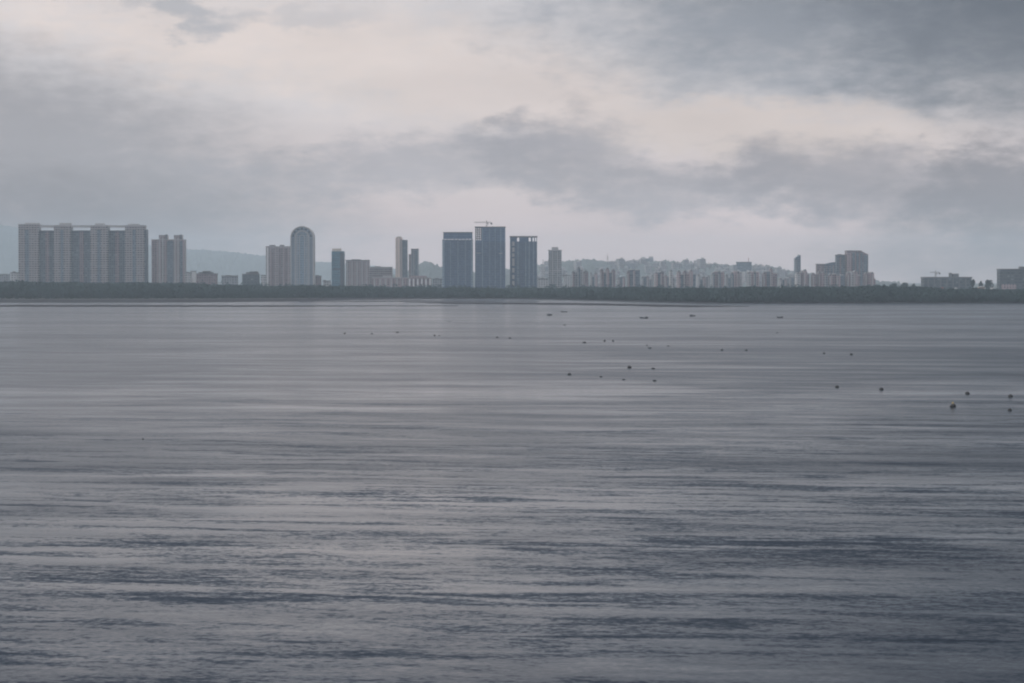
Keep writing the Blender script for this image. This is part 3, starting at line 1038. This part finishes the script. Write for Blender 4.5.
cluster('two toned block with a dark peaked left bay, right of the four peaked one', 3550, [(711.2, 714, 273), (714, 717.6, 269.8), (717.6, 720.2, 271.4), (720.2, 724, 270.6)], [F_GREY, F_BROWN, F_SLATE, F_PINK])
cluster('mauve peaked block left below the hazy block with a red mast', 3550, [(730.6, 733.2, 273), (733.2, 736.6, 269.6), (736.6, 739, 271.6), (739, 742.2, 270.6)], [F_SLATE, F_PINK, F_BROWN, F_PALE])
cluster('mauve peaked block right below the hazy block with a red mast', 3550, [(747.4, 750.2, 272.6), (750.2, 753, 269.8), (753, 755.4, 271.8), (755.4, 758.6, 270.2)], [F_PALE, F_PINK, F_SLATE, F_PINK])
cluster('broad dark peaked block midway between the hazy mast block and the thin slanted tower', 3550, [(762.6, 766, 272.2), (766, 769.4, 269.6), (769.4, 772, 268.4), (772, 776.6, 271.8)], [F_BROWN, F_SLATE, F_PINK, F_BROWN])
# infill flats between the peaked blocks
for lab, p0, p1, top, m in [
    ('low pale flats between the first and second striped blocks', 590, 598.6, 275.6, F_HILL),
    ('low white flats left of the taller striped block', 617, 626, 277.2, F_HILL),
    ('low grey flats below the large hazy slab on the ridge', 641, 653, 276.4, F_GREY),
    ('low mixed flats left of the narrow white block', 664.2, 668.8, 274.6, F_BROWN),
    ('low pale flats right of the wide four peaked block', 697, 709.5, 276.0, F_HILL),
    ('low grey flats left of the mauve peaked block', 725, 730, 276.8, F_GREY),
    ('low pale flats right of the broad dark peaked block', 779, 793.4, 278.4, F_HILL)]:
    rr = random.Random(lab)
    bays, q = [], p0
    while q < p1 - 1.2:
        q1 = min(q + rr.uniform(1.8, 3.2), p1)
        bays.append((q, q1, top + rr.uniform(-3.2, 1.6)))
        q = q1
    cluster(lab, 3900, bays, [m, F_SLATE, F_PINK, F_GREY], 'low flats between the peaked apartment blocks')

# --- right-hand group
b = Bld('slim_tower', 'thin dark tower with a slanted roof standing apart left of the pink brown group', 'tower', 3900, 794.4, 800, 16)
MB().prism_xz([(b.X(794.4), -3), (b.X(800), -3), (b.X(800), b.Z(255.2)), (b.X(798.6), b.Z(255.2)), (b.X(796.2), b.Z(257)), (b.X(794.4), b.Z(258.4))], b.F(), -b.F()).build('wall', F_SLATE, b.root)
b.strip('grey_bay', 794.8, 796.4, 260, 288, F_GREY, .5)
b.box('roof_fin', 797.4, 798.2, 254.6, 255.2, 4, 8, M_DKCONC)
RG_ = 'pink brown stepped blocks at the foot of the right-hand towers'
RW = [F_PINK, F_BROWN, F_PINK, F_SLATE]
cluster('pink brown stepped block at the foot of the thin slanted tower', 3500, [(795.4, 799.6, 273), (799.6, 803, 270.6), (803, 806, 270), (806, 808.6, 272.4)], [F_PALE, F_BROWN, F_PINK, F_BROWN], RG_)
cluster('narrow pink brown block at the left end of the right-hand tower group', 3500, [(811.8, 814, 273.4), (814, 817, 272.6)], RW, RG_)
cluster('pink brown block below the left mid height tower of the right-hand group', 3500, [(817.6, 820.4, 272), (820.4, 823.6, 270.6), (823.6, 826, 274)], [F_BROWN, F_PINK, F_GREY], RG_)
cluster('pink brown block below the slim dark tower of the right-hand group', 3500, [(828.6, 832, 274), (832, 835.6, 272.4), (835.6, 839.6, 275), (839.6, 843, 273.4)], RW, RG_)
cluster('pink brown block with a pale crown in front of the largest right-hand tower', 3500, [(846.6, 849.4, 272.4), (849.4, 853, 270.4), (853, 857, 271), (857, 859.6, 273.6)], [F_BROWN, F_PALE, F_PINK, F_BROWN], RG_)
cluster('pink brown zigzag block at the right end of the right-hand tower group', 3500, [(864.4, 867.6, 272.6), (867.6, 870.6, 271), (870.6, 873, 272.8), (873, 874.6, 277)], [F_BROWN, F_PINK, F_PINK, F_BROWN], RG_)
b = Bld('tower_block', 'narrow dusky tower at the left of the right-hand group', 'tower', 3800, 816.4, 824, 18)
b.wall('wall', 816.4, 823.9, 264.6, F_BROWN, ledges=.4, trim=M_ROOF)
b.strip('pale_bay', 818.2, 820.4, 266, 288, F_PINK, .6)
b.cap(816.4, 823.9, 264.6, 1.2, M_ROOF)
b = Bld('tower_block', 'wide dusky block with a sloping roofline beside the slim dark tower', 'tower', 3850, 824.2, 835.6, 20)
MB().prism_xz([(b.X(824.2), -3), (b.X(835.5), -3), (b.X(835.5), b.Z(262.0)), (b.X(831.5), b.Z(262.3)), (b.X(824.2), b.Z(264.0))], b.F(), -b.F()).build('wall', F_SLATE, b.root)
for p_ in (825.4, 828.6, 832.0):
    b.strip('pale_pier', p_, p_ + .9, 265.2, 288, F_TAUPE, .6)
b = Bld('tower_block', 'slim dark flat topped tower left of the largest right-hand tower', 'tower', 3800, 835.8, 844, 18)
b.wall('wall', 835.8, 843.9, 255.4, F_SLATE, ledges=.35, trim=M_DKCONC)
b.cap(835.8, 843.9, 255.4, 1.0, M_DKCONC)
b.box('plant_room', 837.4, 840.6, 254.2, 255.4, 3, 10, M_DKCONC)
b.strip('window_bay', 838.4, 840.2, 257, 288, F_BROWN, .5)
b = Bld('tower_block', 'largest right-hand tower, broad and dusky with a chamfered right shoulder', 'tower', 3800, 845.6, 867, 24)
MB().prism_xz([(b.X(845.6), -3), (b.X(866.9), -3), (b.X(866.9), b.Z(254.2)), (b.X(864.4), b.Z(253.4)), (b.X(860.4), b.Z(251.2)), (b.X(845.6), b.Z(251.2))], b.F(), -b.F()).build('wall', F_BROWN, b.root)
b.strip('left_bay', 845.9, 849.4, 252.6, 288, F_PINK, .8)
for p_ in (851.6, 855.4, 859.2):
    b.strip('dark_bay', p_, p_ + 1.9, 252.8, 288, F_SLATE, .6)
b.strip('corner_bay', 862.2, 866.4, 255.6, 288, F_SLATE, .8)
b.box('roof_edge', 845.4, 860.2, 250.6, 251.2, -.4, 24.2, M_ROOF)

# --- far right
b = Bld('long_low_building', 'long dark low building with small roof blocks and a crane behind its left end', 'building', 3500, 922.4, 970, 26)
b.wall('wall', 922.4, 969.9, 278.2, F_SHED, ledges=.5, trim=M_DKCONC, floor=4.0)
b.cap(922.4, 969.9, 278.2, 1.8, M_DKCONC, .6)
for p0, p1, t in ((948.4, 950.6, 272.8), (951.6, 954.0, 274.0), (955.0, 957.6, 273.8)):
    b.box('roof_block', p0, p1, t, 278.2, 4, 12, M_DKCONC)
b.box('roof_rail', 948.4, 957.8, 273.6, 274.2, 6, 7, M_STEEL)
for j in range(7):
    b.strip('pier', 926 + j * 6.2, 927.2 + j * 6.2, 278.6, 292, M_DKCONC, 1.0)
b = Bld('large_block', 'big plain grey blue block cut by the right frame edge', 'building', 3300, 996.8, 1044, 20)
b.wall('wall', 998.2, 1044, 269.8, F_SHED, ledges=.4, trim=M_DKCONC, floor=4.0)
b.cap(998.2, 1044, 269.8, 1.2, M_DKCONC, .6)
b.box('plant_room', 1019, 1030, 266.6, 269.8, 4, 14, M_DKCONC)
b.box('podium', 1000, 1014, 284.2, 292, -6, -.003, F_PINK)

# --- tower cranes on the unfinished roofs
def crane(px_mast, top, foot, jib0, jib1, d, label, mw=1.4):
    k = d / F_PX
    zf = CAM_H + (HORIZON - foot) * k
    root = empty('tower_crane', ((px_mast - 512) * k, d + 10, zf))
    H = (foot - top) * k
    m_ = MB()
    for sx in (-1, 1):
        for sy in (-1, 1):
            m_.box(sx * mw / 2 - .15, sx * mw / 2 + .15, sy * mw / 2 - .15, sy * mw / 2 + .15, 0, H)
    n = max(2, int(H / 2.2))
    for j in range(n):
        z0, z1 = H * j / n, H * (j + 1) / n
        m_.bar((-mw / 2, -mw / 2, z0), (mw / 2, -mw / 2, z1), .1); m_.bar((-mw / 2, mw / 2, z1), (mw / 2, mw / 2, z0), .1)
    m_.build('mast', M_STEEL, root)
    x0, x1 = (jib0 - px_mast) * k, (jib1 - px_mast) * k
    def truss(a, c, name):
        t = MB()
        t.bar((a, -.6, H), (c, -.6, H), .2); t.bar((a, .6, H), (c, .6, H), .2); t.bar((a, 0, H + 1.2), (c, 0, H + .8), .2)
        s = max(3, int(abs(c - a) / 1.6))
        for j in range(s):
            xa, xb = a + (c - a) * j / s, a + (c - a) * (j + 1) / s
            t.bar((xa, -.6, H), ((xa + xb) / 2, 0, H + 1.1), .08); t.bar(((xa + xb) / 2, 0, H + 1.1), (xb, .6, H), .08)
        t.build(name, M_STEEL, root)
    far, near = (x0, x1) if abs(x0) > abs(x1) else (x1, x0)
    truss(0, far, 'jib'); truss(0, near, 'counter_jib')
    MB().box(near - 1.2, near + 1.2, -1, 1, H - 2.2, H - .25).build('counterweight', M_DKCONC, root)
    MB().bar((0, 0, H), (0, 0, H + 3.2), .35).build('apex', M_STEEL, root)
    MB().cbox(1.6, -1.2, 1.8, 1.6, H - 2.4, H - .3).build('cab', M_CONC, root)
    tag(root, label, 'crane')

crane(486.6, 222.6, 226.8, 474.0, 491.4, 3400, 'small tower crane on the roof of the tallest dark tower')
crane(936.6, 272.6, 278.2, 931.0, 940.6, 3520, 'small crane poking above the long low building at the right')

# --- big hazy buildings on the ridge
b = Bld('slab_block', 'large hazy pale slab block rising above the middle of the ridge', 'building', 6000, 640.4, 653.2, 25, gz=30)
b.wall('wall', 640.4, 653.1, 258.4, F_GREY)
b.box('roof_block', 641.0, 645.0, 257.0, 258.4, 3, 14, M_CONC)
b.box('roof_block', 648.4, 653.0, 256.6, 258.4, 3, 14, M_CONC)
b.strip('dark_bay', 646.4, 648.2, 259.4, 276, F_SLATE, .8)
b = Bld('slab_block', 'hazy dark block with a thin red mast on the ridge', 'building', 5200, 733, 751, 25, gz=20)
b.wall('wall', 736.6, 751, 262.6, F_SLATE)
b.wall('side_block', 732.8, 736.58, 264.8, F_GREY, 3, 3)
b.cap(736.6, 751, 262.6, 1.5, M_DKCONC)
MB().bar((b.X(748.4), 0, b.Z(262.6)), (b.X(748.4), 0, b.Z(257.8)), .55).build('mast', M_RED, b.root)
mroot = empty('radio_mast', (at(607.6, 262, 6000).x, 6000, hill_z(607.6, 6000)))
_h = at(607.6, 255.6, 6000).z - mroot.location.z
mm = MB()
for sx, sy in ((-1, -1), (1, -1), (0, 1)):
    mm.bar((sx * 2.4, sy * 2.0, -2), (sx * .3, sy * .3, _h), .32)
mm.build('lattice', M_STEEL, mroot)
MB().bar((0, 0, _h), (0, 0, _h + 5), .25).build('antenna', M_STEEL, mroot)
tag(mroot, 'thin lattice mast on the hazy ridge above a pale striped block', 'mast')

# ------------------------------------------------------------------ houses over the hillside
def hill_houses():
    rg = random.Random(5)
    kinds = []
    for nm, lab, grp, m, w_, d_, h_ in [
        ('hillside_house', 'small pale house on the hazy hillside behind the peaked blocks', 'pale houses over the hillside', F_HILL, 13, 12, 7),
        ('hillside_flats', 'slender whitish block of flats on the hazy hillside behind the peaked blocks', 'slender flats over the hillside', F_HILL, 12, 13, 17),
        ('hillside_block', 'greyish square block on the hazy hillside behind the peaked blocks', 'greyish blocks over the hillside', F_GREY, 19, 16, 11)]:
        bb = MB()
        bb.cbox(0, 0, w_, d_, -8, h_, 0)
        bb.cbox(0, 0, w_ + .8, d_ + .8, h_ + .003, h_ + .9, 1)
        bb.cbox(w_ * .2, 0, w_ * .3, d_ * .4, h_ + .903, h_ + 3.4, 1)
        me = bb.build(nm, [m, M_CONC])
        me.location = (0, -5000, -500)
        tag(me, lab, 'building', grp)
        kinds.append(me)
    first = [True] * 3
    n = 0
    while n < 140:
        px_ = rg.uniform(538, 800)
        d_ = 4800 + 1050 * rg.random()
        if px_ > 770 and rg.random() < .5: continue
        ki = rg.choices((0, 1, 2), (5, 3, 2))[0]
        if d_ > 5600: ki = 0
        o = kinds[ki]
        if first[ki]:
            first[ki] = False
        else:
            o = o.copy(); COL.objects.link(o)
        o.location = ((px_ - 512) / F_PX * d_, d_, hill_z(px_, d_) + 1.5)
        o.rotation_euler = (0, 0, rg.uniform(-.5, .5))
        s = rg.uniform(.75, 1.25)
        o.scale = (s, s, rg.uniform(.75, 1.3))
        n += 1

hill_houses()

# houses that show through the top of the right-hand mangroves
def shore_house(px_, wd, top, wallm, roofm, label):
    b = Bld('shore_house', label, 'house', 2600, px_ - wd / 2, px_ + wd / 2, 7, 'houses in the right-hand mangroves', gz=1.5)
    b.wall('wall', px_ - wd / 2, px_ + wd / 2, top + .9, wallm)
    x0, x1 = b.X(px_ - wd / 2) - .4, b.X(px_ + wd / 2) + .4
    z = b.Z(top + .9)
    MB().prism_xz([(x0, z + .004), (x1, z + .004), ((x0 + x1) / 2, b.Z(top))], b.F() - .4, -b.F() + .4).build('roof', roofm, b.root)
    b.strip('window', px_ - wd * .2, px_ + wd * .2, top + 1.4, top + 2.2, M_BLKGLASS, .06)

shore_house(931.6, 2.6, 287.6, F_BEIGE, M_CONC, 'beige house half hidden in mangroves below the crane at the right')
shore_house(942.4, 3.4, 287.4, M_WHITE, M_RED, 'white house with a red roof in mangroves below the long low building')
shore_house(955.6, 2.2, 287.4, M_WHITE, M_CONC, 'tiny white house in mangroves below the roof blocks of the long low building')
shore_house(981.4, 6.0, 286.0, F_BEIGE, M_CONC, 'wider sandy house in mangroves between the long building and the big grey block')
shore_house(992.6, 2.2, 287.6, M_WHITE, M_CONC, 'tiny white house in mangroves below the left corner of the big grey block')

# ------------------------------------------------------------------ boats and buoys
M_HULL = mat('dark_hull', (0.035, 0.035, 0.04), rough=0.5)
M_WOOD = mat('worn_wood', (0.12, 0.09, 0.06), scale=2.0)
M_FLOAT = mat('black_float', (0.022, 0.023, 0.025), rough=0.45, scale=2.0)
M_RING = mat('grimy_collar', (0.05, 0.05, 0.05), scale=2.0)
M_YEL = mat('faded_yellow_paint', (0.30, 0.24, 0.13), scale=2.0)
M_OIL = mat('dark_oilskin', (0.03, 0.035, 0.045))


def fishing_boat(px_, row, length, label, lumps, rz=0.0):
    p_ = on_water(px_, row)
    root = empty('fishing_boat', (p_.x, p_.y, 0), rz)
    n, L, B = 13, length * .88, 1.2
    b = MB()
    rings = []
    for j in range(n):
        t = j / (n - 1) * 2 - 1
        hw = B / 2 * (1 - abs(t) ** 2.6) ** .6 + .03
        sheer = .38 + .34 * t * t
        rings.append([(t * L / 2, -hw, sheer), (t * L / 2, -hw * .7, -.05), (t * L / 2, 0, -.15 + .15 * t * t), (t * L / 2, hw * .7, -.05), (t * L / 2, hw, sheer), (t * L / 2, hw * .85, sheer - .06), (t * L / 2, 0, .1 + .25 * t * t), (t * L / 2, -hw * .85, sheer - .06)])
    for rg_ in rings: b.v += rg_
    for j in range(n - 1):
        for q in range(8):
            q2 = (q + 1) % 8
            b.f.append((j * 8 + q, (j + 1) * 8 + q, (j + 1) * 8 + q2, j * 8 + q2)); b.m.append(0)
    b.f += [tuple(range(7, -1, -1)), tuple((n - 1) * 8 + q for q in range(8))]; b.m += [0, 0]
    b.build('hull', M_HULL, root, smooth=True)
    for t in (-.2, .22):
        MB().cbox(t * L, 0, .25, B * .86, .30, .35).build('thwart', M_WOOD, root)
    for t, h in lumps:
        MB().lathe([(.42, .12), (.46, .3), (.36, .3 + h * .6), (.12, .3 + h)], 10, t * L, 0).build('net_heap', M_OIL, root)
    MB().cbox(-L / 2 + .02, 0, .3, .3, .45, .95).build('outboard_engine', M_HULL, root)
    tag(root, label, 'boat', 'small fishing boats near the far shore')

fishing_boat(549.6, 315.4, 3.4, 'short dark boat with a raised stern, leftmost of the far boats', ((.18, .55), (-.1, .9)))
fishing_boat(564.2, 312.2, 4.2, 'thin low boat closest to the far shore mudflat', ((.1, .3),), .1)
fishing_boat(644.2, 318.4, 5.0, 'longest dark boat with two humps, third from the left among the far boats', ((-.25, .6), (.18, .7), (.3, .6)))
fishing_boat(692.4, 316.4, 3.6, 'compact dark boat with a hump at its left end', ((-.2, .9), (.2, .45)))
fishing_boat(780, 317.8, 3.6, 'flat dark boat furthest right of the far boats', ((-.3, .4), (.3, .6)), .15)


def make_buoy(yellow=False):
    root = empty('mooring_buoy')
    MB().lathe([(.18, -.35), (.40, -.2), (.47, .05), (.44, .26), (.30, .40), (.16, .45)], 18).build('float_body', M_FLOAT, root, smooth=True)
    MB().lathe([(.475, .02), (.50, .05), (.50, .10), (.475, .13)], 18).build('collar', M_RING, root)
    if yellow:
        MB().lathe([(.16, .452), (.2, .50), (.13, .70), (.04, .78)], 12).build('topmark', M_YEL, root)
    else:
        MB().lathe([(.05, .452), (.05, .62), (.02, .64)], 8).build('lifting_eye', M_RING, root)
    return root


def make_float():
    root = empty('net_float')
    b = MB().lathe([(.10, -.55), (.24, -.5), (.27, -.2), (.27, .2), (.24, .5), (.10, .55)], 14)
    b.v = [(z, x, y + .1) for x, y, z in b.v]
    b.build('float_body', M_FLOAT, root, smooth=True)
    c = MB().bar((.55, 0, .1), (.72, 0, .12), .06)
    c.build('rope_eye', M_RING, root)
    return root

proto = {'b': make_buoy(), 'y': make_buoy(True), 'f': make_float()}
used = {k_: False for k_ in proto}
BG, FG = 'dark buoys scattered over the water', 'dark floats lying low on the water'
BUOYS = [
    # px, row (waterline), width in px, kind, label
    (953, 406.8, 5.6, 'y', 'largest buoy, black with a yellowish topmark, near the right edge'),
    (967.4, 394.0, 4.2, 'b', 'black buoy above and right of the yellow topped buoy'),
    (1010.4, 396.8, 4.4, 'b', 'upper of the two black buoys at the right frame edge'),
    (1009.8, 410.6, 4.0, 'b', 'lower of the two black buoys at the right frame edge, nearest the viewer'),
    (881.4, 389.8, 4.0, 'b', 'black buoy left of the right edge four, right one of a wide pair'),
    (837, 387.2, 3.6, 'b', 'black buoy, left one of the wide pair at the right'),
    (629.4, 367.8, 3.8, 'b', 'darkest round buoy in the scatter right of centre'),
    (569.4, 374.8, 3.4, 'b', 'dark buoy at the left end of the scatter right of centre'),
    (601, 377.0, 2.8, 'f', 'low float between the leftmost scatter buoy and a fainter float'),
    (623.6, 379.8, 2.8, 'f', 'faint low float below the darkest round buoy'),
    (654.4, 381.0, 3.6, 'f', 'low float at the lower right corner of the scatter right of centre'),
    (653, 368.9, 3.4, 'f', 'flat float level with and right of the darkest round buoy'),
    (649.6, 348.4, 3.4, 'f', 'flat float with a tiny buoy just above it'),
    (647, 345.4, 1.4, 'b', 'tiny buoy just above a flat float, below the longest boat'),
    (668.2, 346.2, 2.2, 'f', 'faint float right of the tiny buoy pair below the longest boat'),
    (604.6, 341.2, 2.2, 'b', 'left buoy of a close level pair far out in the middle'),
    (613, 341.2, 2.2, 'b', 'right buoy of a close level pair far out in the middle'),
    (584.2, 342.9, 3.6, 'f', 'pale flat float left of the close level pair'),
    (497.2, 337.8, 2.2, 'b', 'left buoy of the pair below the tallest dark tower'),
    (510, 338.6, 2.2, 'b', 'right buoy of the pair below the gap beside the third dark tower'),
    (434.4, 335.8, 2.0, 'b', 'left buoy of a tiny close pair below the white columned building'),
    (439.4, 335.8, 1.5, 'b', 'right, smaller buoy of a tiny close pair below the white columned building'),
    (449.4, 321.8, 1.5, 'b', 'tiny lone buoy below the left part of the first dark tower'),
    (344.6, 333.6, 2.0, 'b', 'tiny buoy far out below the pinkish mid rise, leftmost of its row'),
    (372, 334.0, 1.8, 'b', 'faint tiny buoy second in the row below the brown stepped block'),
    (397.4, 332.6, 2.8, 'f', 'low float below the slim beige tower'),
    (722, 350.4, 2.4, 'b', 'left buoy of the faint pair below the mauve peaked blocks'),
    (746.2, 350.6, 2.4, 'b', 'right buoy of the faint pair below the mauve peaked blocks'),
    (824, 353.6, 2.2, 'b', 'fainter left buoy of the pair below the right-hand tower group'),
    (851.2, 354.8, 2.8, 'b', 'darker right buoy of the pair below the right-hand tower group'),
    (777, 333.0, 2.0, 'f', 'small faint float below the furthest right boat'),
    (564.6, 325.2, 2.2, 'f', 'small faint float below the thin boat near the mudflat'),
    (143, 439.2, 1.9, 'b', 'tiny lone dark buoy in the wide empty water at the left'),
]
for i, (px_, row, wd, kind, lab) in enumerate(BUOYS):
    o = proto[kind]
    if used[kind]:
        o = copy_tree(o)
    used[kind] = True
    p_ = on_water(px_, row)
    o.location = (p_.x, p_.y, 0)
    s = wd * p_.y / F_PX / (0.85 if kind != 'f' else 1.1)
    o.scale = (s, s, s)
    rr = random.Random(i)
    o.rotation_euler = (rr.uniform(-.12, .12), rr.uniform(-.12, .12), rr.uniform(-.4, .4) if kind == 'f' else rr.uniform(0, 6.28))
    tag(o, lab, 'buoy' if kind != 'f' else 'float', BG if kind != 'f' else FG)
